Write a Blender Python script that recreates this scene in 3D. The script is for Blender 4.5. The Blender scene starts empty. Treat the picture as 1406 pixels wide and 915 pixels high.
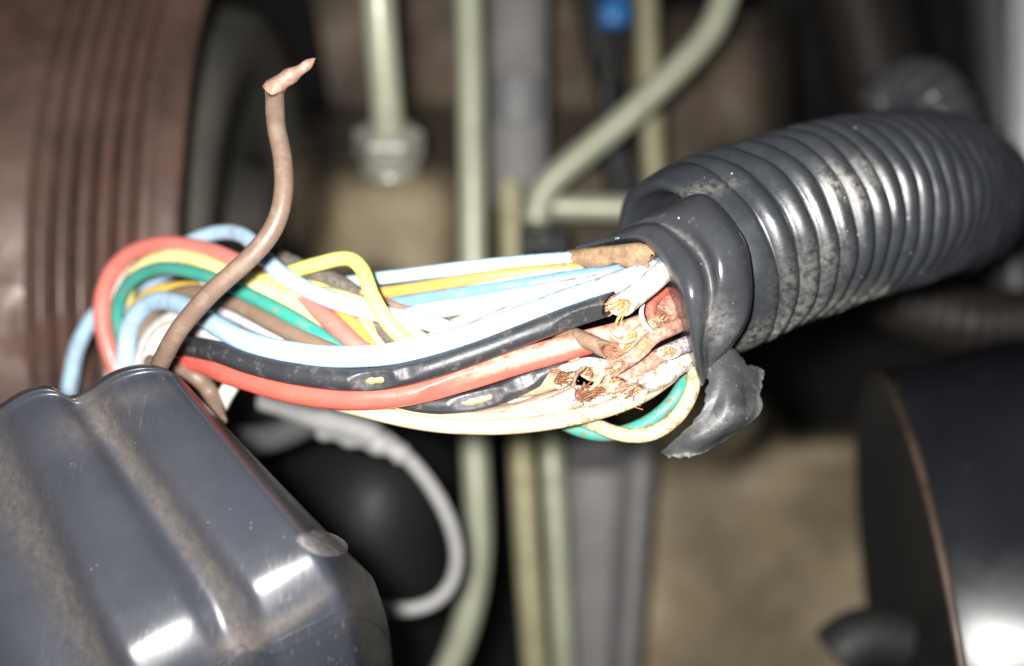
import bpy, math, random
import numpy as np

# ------------------------------------------------------------------ camera, light, exposure
F = 1507.0                                   # focal length of the photograph in its own pixels (1406 wide)
scene = bpy.context.scene
COL = scene.collection
cam_data = bpy.data.cameras.new('camera')
cam_data.sensor_width = 36.0
cam_data.lens = 36.0 * F / 1406.0
cam_data.clip_start = 0.005
cam_data.clip_end = 20.0
cam_data.dof.use_dof = True
cam_data.dof.focus_distance = 0.137
cam_data.dof.aperture_fstop = 8.6            # a phone lens: about 4.5 mm of aperture
cam_data.dof.aperture_blades = 0
cam = bpy.data.objects.new('camera', cam_data)
COL.objects.link(cam)
cam.location = (0, 0, 0)
cam.rotation_euler = (math.radians(90), 0, 0)
scene.camera = cam

world = bpy.data.worlds.new('World')
scene.world = world
world.use_nodes = True
wbg = world.node_tree.nodes['Background']
wbg.inputs[0].default_value = (0.93, 0.97, 1.0, 1)
wbg.inputs[1].default_value = 0.03

flash_data = bpy.data.lights.new('phone_flash', 'AREA')
flash_data.shape = 'DISK'
flash_data.size = 0.008
flash_data.energy = 0.92
flash_data.color = (1.0, 0.985, 0.955)
flash = bpy.data.objects.new('phone_flash', flash_data)
COL.objects.link(flash)
flash.location = (-0.009, 0.0, 0.004)
flash.rotation_euler = (math.radians(90), 0, 0)

vs = scene.view_settings
vs.view_transform = 'Standard'
vs.look = 'None'
vs.exposure = 0.0
vs.gamma = 1.0
scene.cycles.use_denoising = True
scene.cycles.max_bounces = 6
scene.cycles.sample_clamp_indirect = 4.0

rng = np.random.default_rng(7)
random.seed(7)

# ------------------------------------------------------------------ geometry helpers
def P(x, y, d):
    """a point seen at photo pixel (x, y), d metres in front of the lens"""
    return np.array([(x - 703.0) / F * d, d, -(y - 457.5) / F * d])

def PP(L):
    return np.array([P(*p[:3]) for p in L])

def project(v):
    v = np.asarray(v)
    return np.stack([703.0 + F * v[..., 0] / v[..., 1], 457.5 - F * v[..., 2] / v[..., 1]], -1)

def catmull(pts, per=20):
    p = np.asarray(pts, float)
    if len(p) < 3:
        t = np.linspace(0, 1, per)[:, None]
        return p[0] * (1 - t) + p[-1] * t
    q = np.vstack([2 * p[0] - p[1], p, 2 * p[-1] - p[-2]])
    out = []
    for i in range(1, len(q) - 2):
        p0, p1, p2, p3 = q[i - 1], q[i], q[i + 1], q[i + 2]
        t = np.linspace(0, 1, per, endpoint=False)[:, None]
        out.append(0.5 * (2 * p1 + (p2 - p0) * t + (2 * p0 - 5 * p1 + 4 * p2 - p3) * t ** 2 + (3 * p1 - p0 - 3 * p2 + p3) * t ** 3))
    out.append(q[-2][None])
    return np.vstack(out)

def resample(c, step=None, n=None):
    d = np.r_[0, np.cumsum(np.linalg.norm(np.diff(c, axis=0), axis=1))]
    if n is None:
        n = max(2, int(d[-1] / step) + 1)
    s = np.linspace(0, d[-1], n)
    return np.stack([np.interp(s, d, c[:, k]) for k in range(c.shape[1])], 1), s

def smooth(c, k=3):
    for _ in range(k):
        c = c.copy()
        c[1:-1] = 0.25 * c[:-2] + 0.5 * c[1:-1] + 0.25 * c[2:]
    return c

def unit(v):
    v = np.asarray(v, float)
    return v / np.linalg.norm(v)

def frames(c):
    t = np.gradient(c, axis=0)
    t /= np.linalg.norm(t, axis=1)[:, None]
    n = np.zeros_like(t)
    ref = np.array([0, -1.0, 0])
    a = ref - t[0] * ref.dot(t[0])
    if np.linalg.norm(a) < 1e-3:
        a = np.array([0, 0, 1.0]) - t[0] * t[0][2]
    n[0] = unit(a)
    for i in range(1, len(c)):
        a = n[i - 1] - t[i] * n[i - 1].dot(t[i])
        n[i] = unit(a)
    return t, n, np.cross(t, n)

class MB:
    """collects vertices and faces for one mesh"""
    def __init__(self):
        self.v, self.f, self.uv, self.dust, self.n = [], [], [], [], 0
    def add(self, v, f, uv=None, dust=None):
        v = np.asarray(v, float)
        self.v.append(v)
        self.f += [tuple(int(i) + self.n for i in q) for q in f]
        self.uv.append(np.zeros((len(v), 2)) if uv is None else np.asarray(uv, float))
        self.dust.append(np.zeros(len(v)) if dust is None else np.asarray(dust, float))
        self.n += len(v)
        return self
    def build(self, name, mat, parent=None, flat=False, solid=0.0, bevel=0.0, sub=0):
        V = np.vstack(self.v)
        base = np.array(parent['_base']) if parent is not None else np.zeros(3)
        me = bpy.data.meshes.new(name)
        me.from_pydata((V - base).tolist(), [], self.f)
        uvl = me.uv_layers.new(name='UVMap')
        li = np.zeros(len(me.loops), dtype=np.int32)
        me.loops.foreach_get('vertex_index', li)
        uvl.data.foreach_set('uv', np.vstack(self.uv)[li].astype(np.float32).ravel())
        at = me.attributes.new('dust', 'FLOAT', 'POINT')
        at.data.foreach_set('value', np.concatenate(self.dust).astype(np.float32))
        me.polygons.foreach_set('use_smooth', [not flat] * len(me.polygons))
        me.materials.append(mat)
        me.update()
        o = bpy.data.objects.new(name, me)
        COL.objects.link(o)
        if parent is not None:
            o.parent = parent
        if bevel:
            m = o.modifiers.new('bevel', 'BEVEL'); m.width = bevel; m.segments = 2; m.limit_method = 'ANGLE'; m.angle_limit = math.radians(40)
        if solid:
            m = o.modifiers.new('solid', 'SOLIDIFY'); m.thickness = solid; m.offset = -1
        if sub:
            m = o.modifiers.new('sub', 'SUBSURF'); m.levels = sub; m.render_levels = sub
        return o

def thing(name, label, cat, base, group=None):
    o = bpy.data.objects.new(name, None)
    COL.objects.link(o)
    o.empty_display_size = 0.005
    o.location = tuple(float(x) for x in base)
    o['_base'] = [float(x) for x in base]
    return tag(o, label, cat, group)

def tag(o, label, cat, group=None, kind=None):
    o['label'] = label
    o['category'] = cat
    if group: o['group'] = group
    if kind: o['kind'] = kind
    return o

def structure(o):
    o['kind'] = 'structure'
    return o

def sweep(c, rad, nside=24, nicks=(), cap0=True, cap1=True, cut0=None, cut1=None, core=0.62, squash=None, wob=0.0):
    """tube round the centre line c; returns an MB. nicks: (index, direction, half length, depth). cut: plane normal of a cut end"""
    n = len(c)
    rad = np.broadcast_to(np.asarray(rad, float), (n,)).copy()
    t, nn, bb = frames(c)
    ang = np.linspace(0, 2 * np.pi, nside, endpoint=False)
    off = (np.cos(ang)[None, :, None] * nn[:, None, :] + np.sin(ang)[None, :, None] * bb[:, None, :]) * rad[:, None, None]
    if wob:
        ph = rng.uniform(0, 6.28, 6)
        s = np.arange(n)[:, None] * 0.35
        w = 1 + wob * (np.sin(s * 0.31 + ph[0] + ang[None] * 2) + np.sin(s * 0.13 + ph[1] + ang[None]) + 0.6 * np.sin(s * 0.9 + ph[2] + ang[None] * 3))
        off *= w[:, :, None]
    s = np.r_[0, np.cumsum(np.linalg.norm(np.diff(c, axis=0), axis=1))]
    for (i0, dv, L, dep) in nicks:
        dv = unit(dv)
        for i in range(n):
            u = (s[i] - s[i0]) / L
            if abs(u) < 1:
                d = dv - t[i] * dv.dot(t[i]); d = unit(d)
                lim = rad[i] - dep * (1 - u * u) ** 0.7 + 0.00004 * math.sin(i * 2.1)
                k = off[i] @ d
                over = np.maximum(k - lim, 0)
                off[i] -= over[:, None] * d[None]
    v = c[:, None, :] + off
    for cut, ci in ((cut0, 0), (cut1, n - 1)):
        if cut is not None:
            nv = unit(cut); tt = t[ci]
            sd = (v - c[ci]) @ nv
            sgn = 1.0 if ci else -1.0
            if (tt * sgn) @ nv < 0: nv = -nv
            while abs(tt @ nv) < .42: nv = unit(nv + .1 * tt * sgn)
            sd = (v - c[ci]) @ nv
            over = np.maximum(sd, 0)
            v = v - over[..., None] * tt[None, None] / (tt @ nv)
            if ci: 
                e = ((v[-1] - c[ci]) @ nv); v[-1] -= e[:, None] * tt[None] / (tt @ nv)
            else:
                e = ((v[0] - c[ci]) @ nv); v[0] -= e[:, None] * tt[None] / (tt @ nv)
    V = v.reshape(-1, 3)
    i, j = np.meshgrid(np.arange(n - 1), np.arange(nside), indexing='ij')
    j2 = (j + 1) % nside
    f = np.stack([i * nside + j, (i + 1) * nside + j, (i + 1) * nside + j2, i * nside + j2], -1).reshape(-1, 4)[:, ::-1]
    uv = np.stack([np.repeat(s, nside), np.tile(ang / (2 * np.pi), n)], 1)
    m = MB()
    m.add(V, f.tolist(), uv)
    for cap, cut, ci, row in ((cap0, cut0, 0, v[0]), (cap1, cut1, n - 1, v[-1])):
        if not cap: continue
        sg = 1 if ci else -1
        tt = t[ci] * sg
        if cut is None:
            rings = [row, c[ci] + (row - c[ci]) * 0.93 + tt * rad[ci] * 0.07, c[ci] + (row - c[ci]) * 0.7 + tt * rad[ci] * 0.1]
        else:
            rings = [row, c[ci] + (row - c[ci]) * (core + 0.06), c[ci] + (row - c[ci]) * core - tt * 0.0004]
        VV = np.vstack(rings + [rings[-1].mean(0)[None]])
        ff = []
        for r_ in range(2):
            for q in range(nside):
                q2 = (q + 1) % nside
                a = [r_ * nside + q, r_ * nside + q2, (r_ + 1) * nside + q2, (r_ + 1) * nside + q]
                ff.append(a if ci else a[::-1])
        for q in range(nside):
            a = [2 * nside + q, 2 * nside + (q + 1) % nside, 3 * nside]
            ff.append(a if ci else a[::-1])
        m.add(VV, ff, np.tile([[s[ci], 0.5]], (len(VV), 1)))
    return m

def path(L, step=0.0004, per=20, sm=4):
    c = catmull(PP(L), per)
    c, _ = resample(c, step)
    return smooth(c, sm)

def loft(rows, nu=8, nv=8, noise=0.0, nscale=1.0, dustf=None, ragged=0.0, relax=0, relaxv=0):
    """rows: list of lists of (px, py, d); interpolated both ways. Returns MB of a sheet"""
    g = np.array([[P(*p) for p in r] for r in rows])
    g = np.stack([catmull(g[i], nv) for i in range(g.shape[0])], 0)
    g = np.stack([catmull(g[:, j], nu) for j in range(g.shape[1])], 1)
    n, m = g.shape[:2]
    for _ in range(relax):
        g[1:-1] = .25 * g[:-2] + .5 * g[1:-1] + .25 * g[2:]
    for _ in range(relaxv):
        g[:, 1:-1] = .25 * g[:, :-2] + .5 * g[:, 1:-1] + .25 * g[:, 2:]
    if noise:
        nr = unit_rows(np.cross(np.gradient(g, axis=0), np.gradient(g, axis=1)))
        ph = rng.uniform(0, 6.28, (7, 3))
        fr = rng.uniform(300, 1500, 7) * nscale
        h = sum(np.sin((g @ unit(np.sin(ph[k] * 3 + k))) * fr[k] + ph[k, 0]) for k in range(7)) / 7
        g = g + nr * h[..., None] * noise
    if ragged:
        for edge, nxt in ((g[-1], g[-4]), (g[:, -1], g[:, -4]), (g[0], g[3]), (g[:, 0], g[:, 3])):
            w_ = np.convolve(rng.normal(size=len(edge)), [.5, 1, .5], 'same') * ragged
            edge += unit_rows(edge - nxt) * w_[:, None]
    i, j = np.meshgrid(np.arange(n - 1), np.arange(m - 1), indexing='ij')
    f = np.stack([i * m + j, i * m + j + 1, (i + 1) * m + j + 1, (i + 1) * m + j], -1).reshape(-1, 4)
    V = g.reshape(-1, 3)
    uu, vv = np.meshgrid(np.linspace(0, 1, n), np.linspace(0, 1, m), indexing='ij')
    dust = None if dustf is None else dustf(uu.ravel(), vv.ravel(), V)
    return MB().add(V, f.tolist(), np.stack([uu.ravel(), vv.ravel()], 1), dust)

def unit_rows(v):
    return v / np.maximum(np.linalg.norm(v, axis=-1, keepdims=True), 1e-12)

def box_px(x0, y0, x1, y1, d0, d1, mb=None):
    """a box whose front face is seen at those pixels at depth d0 and that reaches back to d1 with parallel sides"""
    f = [P(x0, y0, d0), P(x1, y0, d0), P(x1, y1, d0), P(x0, y1, d0)]
    V = np.array(f + [p + np.array([0, d1 - d0, 0]) for p in f])
    q = [(3, 2, 1, 0), (4, 5, 6, 7), (0, 1, 5, 4), (1, 2, 6, 5), (2, 3, 7, 6), (3, 0, 4, 7)]
    return (mb or MB()).add(V, q)

def lathe(origin, axis, profile, seg=96, wob=0.0):
    """surface of revolution, profile [(along, radius)]"""
    a = unit(axis)
    u = unit(np.cross(a, [0, 0, 1.0]))
    w = np.cross(a, u)
    th = np.linspace(0, 2 * np.pi, seg, endpoint=False)
    pr = np.array(profile, float)
    V = origin + pr[:, None, :1] * a + pr[:, None, 1:] * (np.cos(th)[None, :, None] * u + np.sin(th)[None, :, None] * w)
    n = len(pr)
    i, j = np.meshgrid(np.arange(n - 1), np.arange(seg), indexing='ij')
    j2 = (j + 1) % seg
    f = np.stack([i * seg + j, i * seg + j2, (i + 1) * seg + j2, (i + 1) * seg + j], -1).reshape(-1, 4)
    uv = np.stack([np.repeat(pr[:, 0], seg), np.tile(th / 6.2832, n)], 1)
    return MB().add(V.reshape(-1, 3), f.tolist(), uv)

# ------------------------------------------------------------------ materials
def mat(name, col, rough=0.45, metal=0.0, spec=0.5, var=0.12, vscale=500, dirt=None, dirt_amt=0.3, dirt_scale=900, dust=None,
        bump=0.0, bscale=2500, stripe=None, speck=None, stretch=None, coat=0.0, sss=0.0, rvar=0.12, dramp=(.34, .62), dmask=None):
    m = bpy.data.materials.new(name)
    m.use_nodes = True
    nt = m.node_tree; N = nt.nodes; L = nt.links
    b = N['Principled BSDF']
    b.inputs['Roughness'].default_value = rough
    b.inputs['Metallic'].default_value = metal
    b.inputs['Specular IOR Level'].default_value = spec
    if coat:
        b.inputs['Coat Weight'].default_value = coat; b.inputs['Coat Roughness'].default_value = 0.12
    if sss:
        b.inputs['Subsurface Weight'].default_value = sss; b.inputs['Subsurface Radius'].default_value = (0.0008, 0.0006, 0.0005); b.inputs['Subsurface Scale'].default_value = 1.0
    tc = N.new('ShaderNodeTexCoord')
    vec = tc.outputs['Object']
    if stretch:
        mp = N.new('ShaderNodeMapping'); mp.inputs['Scale'].default_value = stretch; mp.inputs['Rotation'].default_value = (0, 0.9, 0)
        L.new(vec, mp.inputs[0]); svec = mp.outputs[0]
    else: svec = vec
    def noise(scale, v=vec, detail=5, rg=0.6):
        n = N.new('ShaderNodeTexNoise'); n.inputs['Scale'].default_value = scale; n.inputs['Detail'].default_value = detail; n.inputs['Roughness'].default_value = rg
        L.new(v, n.inputs['Vector']); return n.outputs['Fac']
    def ramp(s, a, c):
        r = N.new('ShaderNodeMapRange'); r.inputs[1].default_value = a; r.inputs[2].default_value = c; L.new(s, r.inputs[0]); return r.outputs[0]
    def math_(op, a, c):
        x = N.new('ShaderNodeMath'); x.operation = op; x.use_clamp = True
        for k, s in ((0, a), (1, c)):
            if isinstance(s, (int, float)): x.inputs[k].default_value = s
            else: L.new(s, x.inputs[k])
        return x.outputs[0]
    def mix(fac, a, c):
        x = N.new('ShaderNodeMix'); x.data_type = 'RGBA'
        for k, s in ((0, fac), (6, a), (7, c)):
            if isinstance(s, (int, float)): x.inputs[k].default_value = s
            elif isinstance(s, tuple): x.inputs[k].default_value = (*s, 1)
            else: L.new(s, x.inputs[k])
        return x.outputs[2]
    n1 = noise(vscale)
    lo = tuple(c * (1 - var) for c in col); hi = tuple(min(1, c * (1 + var)) for c in col)
    color = mix(ramp(n1, 0.3, 0.7), lo, hi)
    ro = None
    if stripe:
        uvn = N.new('ShaderNodeUVMap'); uvn.uv_map = 'UVMap'
        sx = N.new('ShaderNodeSeparateXYZ'); L.new(uvn.outputs[0], sx.inputs[0])
        d = math_('ABSOLUTE', N_sub(nt, sx.outputs[1], stripe[1]), 0)
        color = mix(math_('LESS_THAN', d, stripe[2]), color, stripe[0])
    fac = None
    if dirt:
        fac = math_('MULTIPLY', ramp(noise(dirt_scale, svec, 8, 0.7), 0.62 - dirt_amt * 0.45, 0.78 - dirt_amt * 0.3), 0.85)
    if dmask and fac is not None:
        fac = math_('MULTIPLY', fac, ramp(noise(dmask, vec, 3), .48, .62))
    def smear(color, f, dc):
        return mix(f, color, mix(ramp(noise(vscale * 3.1), 0.3, 0.7), tuple(c * 0.7 for c in dc), dc))
    if dirt: color = smear(color, fac, dirt)
    if dust:
        at = N.new('ShaderNodeAttribute'); at.attribute_name = 'dust'
        d = math_('MULTIPLY', at.outputs['Fac'], ramp(noise(dirt_scale * 1.6, vec, 9, 0.75), dramp[0], dramp[1]))
        color = smear(color, d, dust)
        fac = d if fac is None else math_('MAXIMUM', fac, d)
    if speck:
        vo = N.new('ShaderNodeTexVoronoi'); vo.inputs['Scale'].default_value = speck[1]; L.new(vec, vo.inputs['Vector'])
        sp = math_('LESS_THAN', vo.outputs['Distance'], speck[2])
        sp = math_('MULTIPLY', sp, math_('GREATER_THAN', noise(speck[1] * 0.37), 0.55))
        color = mix(sp, color, speck[0])
    L.new(color, b.inputs['Base Color'])
    r0 = N.new('ShaderNodeMapRange'); r0.inputs[1].default_value = 0.3; r0.inputs[2].default_value = 0.7
    r0.inputs[3].default_value = max(0.05, rough - rvar); r0.inputs[4].default_value = min(1, rough + rvar)
    L.new(noise(vscale * 1.7), r0.inputs[0])
    ro = r0.outputs[0]
    if fac is not None:
        x = N.new('ShaderNodeMix'); L.new(fac, x.inputs[0]); L.new(ro, x.inputs[2]); x.inputs[3].default_value = 0.9
        ro = x.outputs[0]
    L.new(ro, b.inputs['Roughness'])
    if metal and fac is not None:
        x = N.new('ShaderNodeMix'); L.new(fac, x.inputs[0]); x.inputs[2].default_value = metal; x.inputs[3].default_value = 0.0
        L.new(x.outputs[0], b.inputs['Metallic'])
    if bump:
        bp = N.new('ShaderNodeBump'); bp.inputs['Strength'].default_value = bump; bp.inputs['Distance'].default_value = 0.0003
        L.new(noise(bscale, svec, 6), bp.inputs['Height'])
        L.new(bp.outputs[0], b.inputs['Normal'])
    return m

def N_sub(nt, sock, val):
    x = nt.nodes.new('ShaderNodeMath'); x.operation = 'SUBTRACT'; nt.links.new(sock, x.inputs[0]); x.inputs[1].default_value = val
    return x.outputs[0]

GRIME = (0.34, 0.27, 0.19)
def wire_mat(name, col, **k):
    a = dict(rough=0.29, var=0.10, dust=(.17, .10, .06), dramp=(.47, .60), dirt=tuple(0.35 * c + 0.45 * g for c, g in zip(col, GRIME)), dirt_amt=0.27, dirt_scale=500, bump=0.15, bscale=1800, vscale=250)
    a.update(k)
    return mat(name, col, **a)
M = {
    'blue': wire_mat('light_blue_insulation', (0.41, 0.59, 0.76)),
    'blue2': wire_mat('mid_blue_insulation', (0.14, 0.32, 0.58)),
    'white': wire_mat('white_insulation', (0.58, 0.56, 0.52)),
    'lilac': wire_mat('lilac_grey_insulation', (0.47, 0.47, 0.53)),
    'cream': wire_mat('cream_insulation', (0.60, 0.47, 0.28)),
    'cream_stripe': wire_mat('cream_striped_insulation', (0.58, 0.48, 0.31), stripe=((0.09, 0.06, 0.035), 0.26, 0.025)),
    'yellow': wire_mat('yellow_insulation', (0.78, 0.74, 0.20)),
    'pale_yellow': wire_mat('pale_yellow_insulation', (0.80, 0.68, 0.30)),
    'orange': wire_mat('orange_insulation', (0.66, 0.34, 0.07)),
    'gold': wire_mat('gold_insulation', (0.68, 0.45, 0.08)),
    'red': wire_mat('red_insulation', (0.62, 0.105, 0.08), dust=(0.70, 0.50, 0.36), dramp=(.34, .62), dirt=None),  # pale tan paints the blown highlight, plus some residue, into the red
    'salmon': wire_mat('salmon_insulation', (0.64, 0.175, 0.145)),
    'pink': wire_mat('pink_insulation', (0.62, 0.33, 0.26), dirt_amt=0.35),
    'green': wire_mat('teal_insulation', (0.04, 0.30, 0.235)),
    'brown': wire_mat('brown_insulation', (0.15, 0.098, 0.074), dirt_amt=0.3, rough=0.4),
    'brown2': wire_mat('pale_brown_insulation', (0.22, 0.145, 0.10), dirt_amt=0.35),
    'black': wire_mat('black_insulation', (0.028, 0.029, 0.033), dirt=(0.16, 0.14, 0.13), dirt_amt=0.16, rough=0.42),
    'dark': wire_mat('dark_fabric_tape', (0.075, 0.065, 0.06), dirt=(0.26, 0.22, 0.17), dirt_amt=0.45, rough=0.8, bump=0.5, dirt_scale=1800),
}
for k_, c_ in (('stub_white', (.60, .54, .46)), ('stub_pink', (.52, .24, .18)), ('stub_cream', (.54, .42, .27)), ('stub_lilac', (.42, .40, .42)), ('stub_brown', (.24, .15, .10)), ('stub_red', (.50, .10, .07))):
    M[k_] = wire_mat(k_ + '_insulation', c_, dirt=(.085, .045, .028), dirt_amt=.33, dirt_scale=1100, bump=.7, bscale=1600, rough=.5)
COPPER = mat('copper', (0.34, 0.155, 0.09), rough=0.45, metal=0.6, var=0.3, vscale=2500, dirt=(0.22, 0.09, 0.05), dirt_amt=0.35, dirt_scale=2600)
COPPER_BRIGHT = mat('bright_copper', (0.70, 0.42, 0.18), rough=0.4, metal=0.6, var=0.35, vscale=2500, dirt=(0.24, 0.12, 0.06), dirt_amt=0.3, dirt_scale=2600)
TIN = mat('tarnished_copper', (0.36, 0.22, 0.17), rough=0.5, metal=0.4, var=0.3, vscale=1500, dirt=(0.28, 0.13, 0.09), dirt_amt=0.35, bump=0.4)
CONDUIT = mat('dusty_black_polymer', (0.024, 0.0265, 0.031), rough=0.36, spec=.85, var=0.15, vscale=160, dramp=(.42, .60), dust=(0.34, 0.32, 0.27), dirt=(0.12, 0.115, 0.11), dirt_amt=-0.05,
              dirt_scale=700, speck=((0.55, 0.54, 0.5), 620, 0.075), bump=0.12, bscale=1200)
TAPE = mat('black_vinyl_sleeve', (0.031, 0.033, 0.038), rough=0.25, rvar=.07, var=0.15, vscale=200, dust=(0.22, 0.21, 0.20), dirt=(0.12, 0.115, 0.11), dirt_amt=0.03,
           dirt_scale=600, speck=((0.5, 0.5, 0.48), 700, 0.09), bump=0.12, bscale=700)
TORN = mat('torn_vinyl', (0.045, 0.045, 0.047), rough=0.45, var=0.3, vscale=260, dust=(0.34, 0.34, 0.34), dirt=(0.17, 0.165, 0.16), dirt_amt=0.14, dirt_scale=700, bump=0.25, bscale=900, stretch=(1, 1, 1.6),
           speck=((0.5, 0.5, 0.48), 800, 0.08))
LINING = mat('stained_lining', (0.24, 0.15, 0.085), rough=0.85, var=0.4, vscale=900, dirt=(0.16, 0.09, 0.05), dirt_amt=0.3, dirt_scale=1500, bump=0.6, bscale=1500)
COVER = mat('scuffed_navy_plastic', (0.027, 0.029, 0.037), rough=0.31, rvar=.06, var=0.12, vscale=90, dramp=(.15, .85), dust=(0.17, 0.142, 0.12), dirt=(0.20, 0.195, 0.19), dirt_amt=0.10, dirt_scale=560, dmask=55,
            stretch=(6, 1, 0.7), speck=((0.28, 0.26, 0.24), 900, 0.06), bump=0.08, bscale=500)
ZINC = mat('zinc_plated_steel', (0.42, 0.43, 0.32), rough=0.42, metal=0.25, var=0.15, vscale=60, dirt=(0.16, 0.13, 0.07), dirt_amt=0.12, dirt_scale=120)
ZINC2 = mat('yellowed_plated_steel', (0.40, 0.375, 0.23), rough=0.5, metal=0.2, var=0.15, vscale=60, dirt=(0.14, 0.11, 0.06), dirt_amt=0.2, dirt_scale=120)
NUT = mat('dull_nut_steel', (0.50, 0.50, 0.43), rough=0.32, metal=0.5, var=0.2, vscale=120, dirt=(0.14, 0.11, 0.07), dirt_amt=0.2)
RUST = mat('rusty_pulley_steel', (0.100, 0.062, 0.050), rough=0.43, metal=0.3, var=0.45, vscale=45, dirt=(0.10, 0.042, 0.030), dirt_amt=0.4, dirt_scale=60)
HUB = mat('sooty_hub_steel', (0.085, 0.08, 0.07), rough=0.5, var=0.35, vscale=40, dirt=(0.11, 0.095, 0.07), dirt_amt=0.25, dirt_scale=40)
RUBBER = mat('black_rubber', (0.012, 0.012, 0.013), rough=0.6, var=0.2)
BLOCK = mat('oily_cast_iron', (0.16, 0.122, 0.088), rough=0.6, var=0.45, vscale=28, dirt=(0.06, 0.043, 0.028), dirt_amt=0.38, dirt_scale=22, bump=0.4, bscale=300)
BEIGE = mat('dusty_beige_casting', (0.27, 0.215, 0.135), rough=0.75, var=0.5, vscale=30, dirt=(0.2, 0.155, 0.09), dirt_amt=0.3, dirt_scale=26, bump=0.3, bscale=200)
GREY = mat('grey_painted_bracket', (0.2, 0.192, 0.192), rough=0.5, var=0.2, vscale=50, dirt=(0.08, 0.07, 0.06), dirt_amt=0.2, dirt_scale=60)
GREYPL = mat('grey_plastic', (0.31, 0.305, 0.30), rough=0.45, var=0.15, vscale=100, dirt=(0.12, 0.11, 0.10), dirt_amt=0.15)
VOID = mat('dark_engine_bay', (0.018, 0.017, 0.016), rough=0.8, var=0.4, vscale=20)
BLUEP = mat('blue_plastic', (0.02, 0.16, 0.42), rough=0.4, var=0.1)
DRUM = mat('glossy_black_paint', (0.010, 0.011, 0.014), rough=0.28, var=0.2, vscale=40, speck=((0.22, 0.21, 0.20), 330, 0.085), rvar=0.08, coat=0.0)
DRUMEDGE = mat('worn_brown_edge', (0.05, 0.031, 0.021), rough=0.55, var=0.4, vscale=150)
STEEL = mat('bare_grey_steel', (0.22, 0.22, 0.22), rough=0.5, metal=0.2, var=0.15, vscale=80)

# ------------------------------------------------------------------ setting
# far back of the engine bay
r = []
for y in (-700, 0, 450, 900, 1700):
    r.append([(x, y, 0.62 + 0.03 * math.sin(x * 0.01 + y * 0.02)) for x in (-900, -200, 300, 703, 1100, 1600, 2300)])
structure(loft(r, 3, 3).build('engine_bay_back', VOID))

# ------------------------------------------------------------------ background machinery
# belt pulley at the left
R = 0.100
cx0 = -(703 - 255) / F * 0.20
prof = [(-0.16, 0.02), (-0.16, R)]
x_of = lambda px: -(703 - px + 13) / F * 0.20
prof += [(x_of(44), R), (x_of(48), R - 0.0006)]
for k in range(5):
    a = 50 + k * 28
    prof += [(x_of(a), R - 0.0075), (x_of(a + 5), R - 0.0060), (x_of(a + 10), R - 0.0003), (x_of(a + 14), R), (x_of(a + 20), R - 0.0001), (x_of(a + 24), R - 0.0050), (x_of(a + 27), R - 0.0075)]
prof += [(x_of(192), R - 0.0010), (x_of(198), R + 0.0004), (x_of(216), R + 0.0004), (x_of(219), R - 0.0010), (x_of(224), R - 0.0012), (x_of(250), R - 0.0006), (x_of(255), R - 0.002)]
fx = x_of(255)
o = thing('belt_pulley', 'large rusty brown ribbed belt pulley blurred at the left edge', 'pulley', (x_of(120), 0.30, -0.0))
O = np.array([0, 0.30, 0.010])
lathe(O, (1, 0, 0), prof, 160).build('grooved_rim', RUST, o)
lathe(O, (1, 0, 0), [(fx, R - 0.002), (fx - 0.0005, R - 0.006), (fx - 0.012, R - 0.009), (fx - 0.0125, 0.078), (fx - 0.010, 0.076)], 120).build('rim_inside', RUBBER, o)
lathe(O, (1, 0, 0), [(fx - 0.010, 0.076), (fx - 0.004, 0.074), (fx - 0.003, 0.060), (fx - 0.010, 0.056), (fx - 0.012, 0.036), (fx - 0.002, 0.033), (fx - 0.002, 0.002)], 120).build('hub', HUB, o)

# engine block behind the pipes: brown casting with a boss under the pipe fitting
def blockd(x, y):
    d = 0.325 + 0.006 * math.sin(x * 0.021 + 1.3) + 0.005 * math.sin(y * 0.027 + x * 0.009)
    if y < 240: d += 0.055 * min(1, (240 - y) / 70)
    return d
r = [[(x, y, blockd(x, y)) for x in range(380, 901, 40)] for y in range(-80, 561, 40)]
o = thing('engine_block', 'oily brown cast engine block blurred behind the pipes', 'engine block', P(640, 560, 0.33))
loft(r, 3, 3).build('casting_face', BLOCK, o, solid=0.004)
r = []
for y, g in ((235, 0), (262, 0.054), (330, 0.058), (420, 0.05), (470, 0.0)):
    r.append([(x, y, 0.325 - g * k) for x, k in ((425, 0), (455, 0.8), (530, 1), (600, 0.9), (632, 0.0))])
loft(r, 6, 6, noise=0.0006, nscale=0.2).build('fitting_boss', BEIGE, o, solid=0.004)
r = [[(x, y, 0.37 + 0.004 * math.sin(x * 0.03 + y * 0.02) + (.05 if x > 1040 else 0) + (.03 if y < 50 else 0)) for x in (880, 930, 980, 1030, 1075)] for y in (20, 100, 180, 260, 330)]
o = loft(r, 5, 5).build('casting_flange', BLOCK, solid=0.004)
tag(o, 'dull brown casting seen above the conduit beside the bent pipe', 'casting')
# beige casting at the bottom
r = []
for y in (470, 540, 580, 640, 720, 800, 880, 980):
    r.append([(x + 4 * math.sin(y * 0.02), max(y, 470 + 135 * min(1, max(0, (x - 990) / 60)) + (y - 470) * .25), 0.335 + (0.03 if y < 500 else 0) + 0.004 * math.sin(x * 0.02 + y * 0.013)) for x in (850, 900, 960, 1020, 1080, 1140, 1180, 1230)])  # top edge lowered at right so the dark back stands in for shadow
o = loft(r, 5, 5, noise=0.0008, nscale=0.12).build('beige_casting', BEIGE, solid=0.004)
tag(o, 'dusty beige casting filling the gap below the conduit', 'casting')

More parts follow.
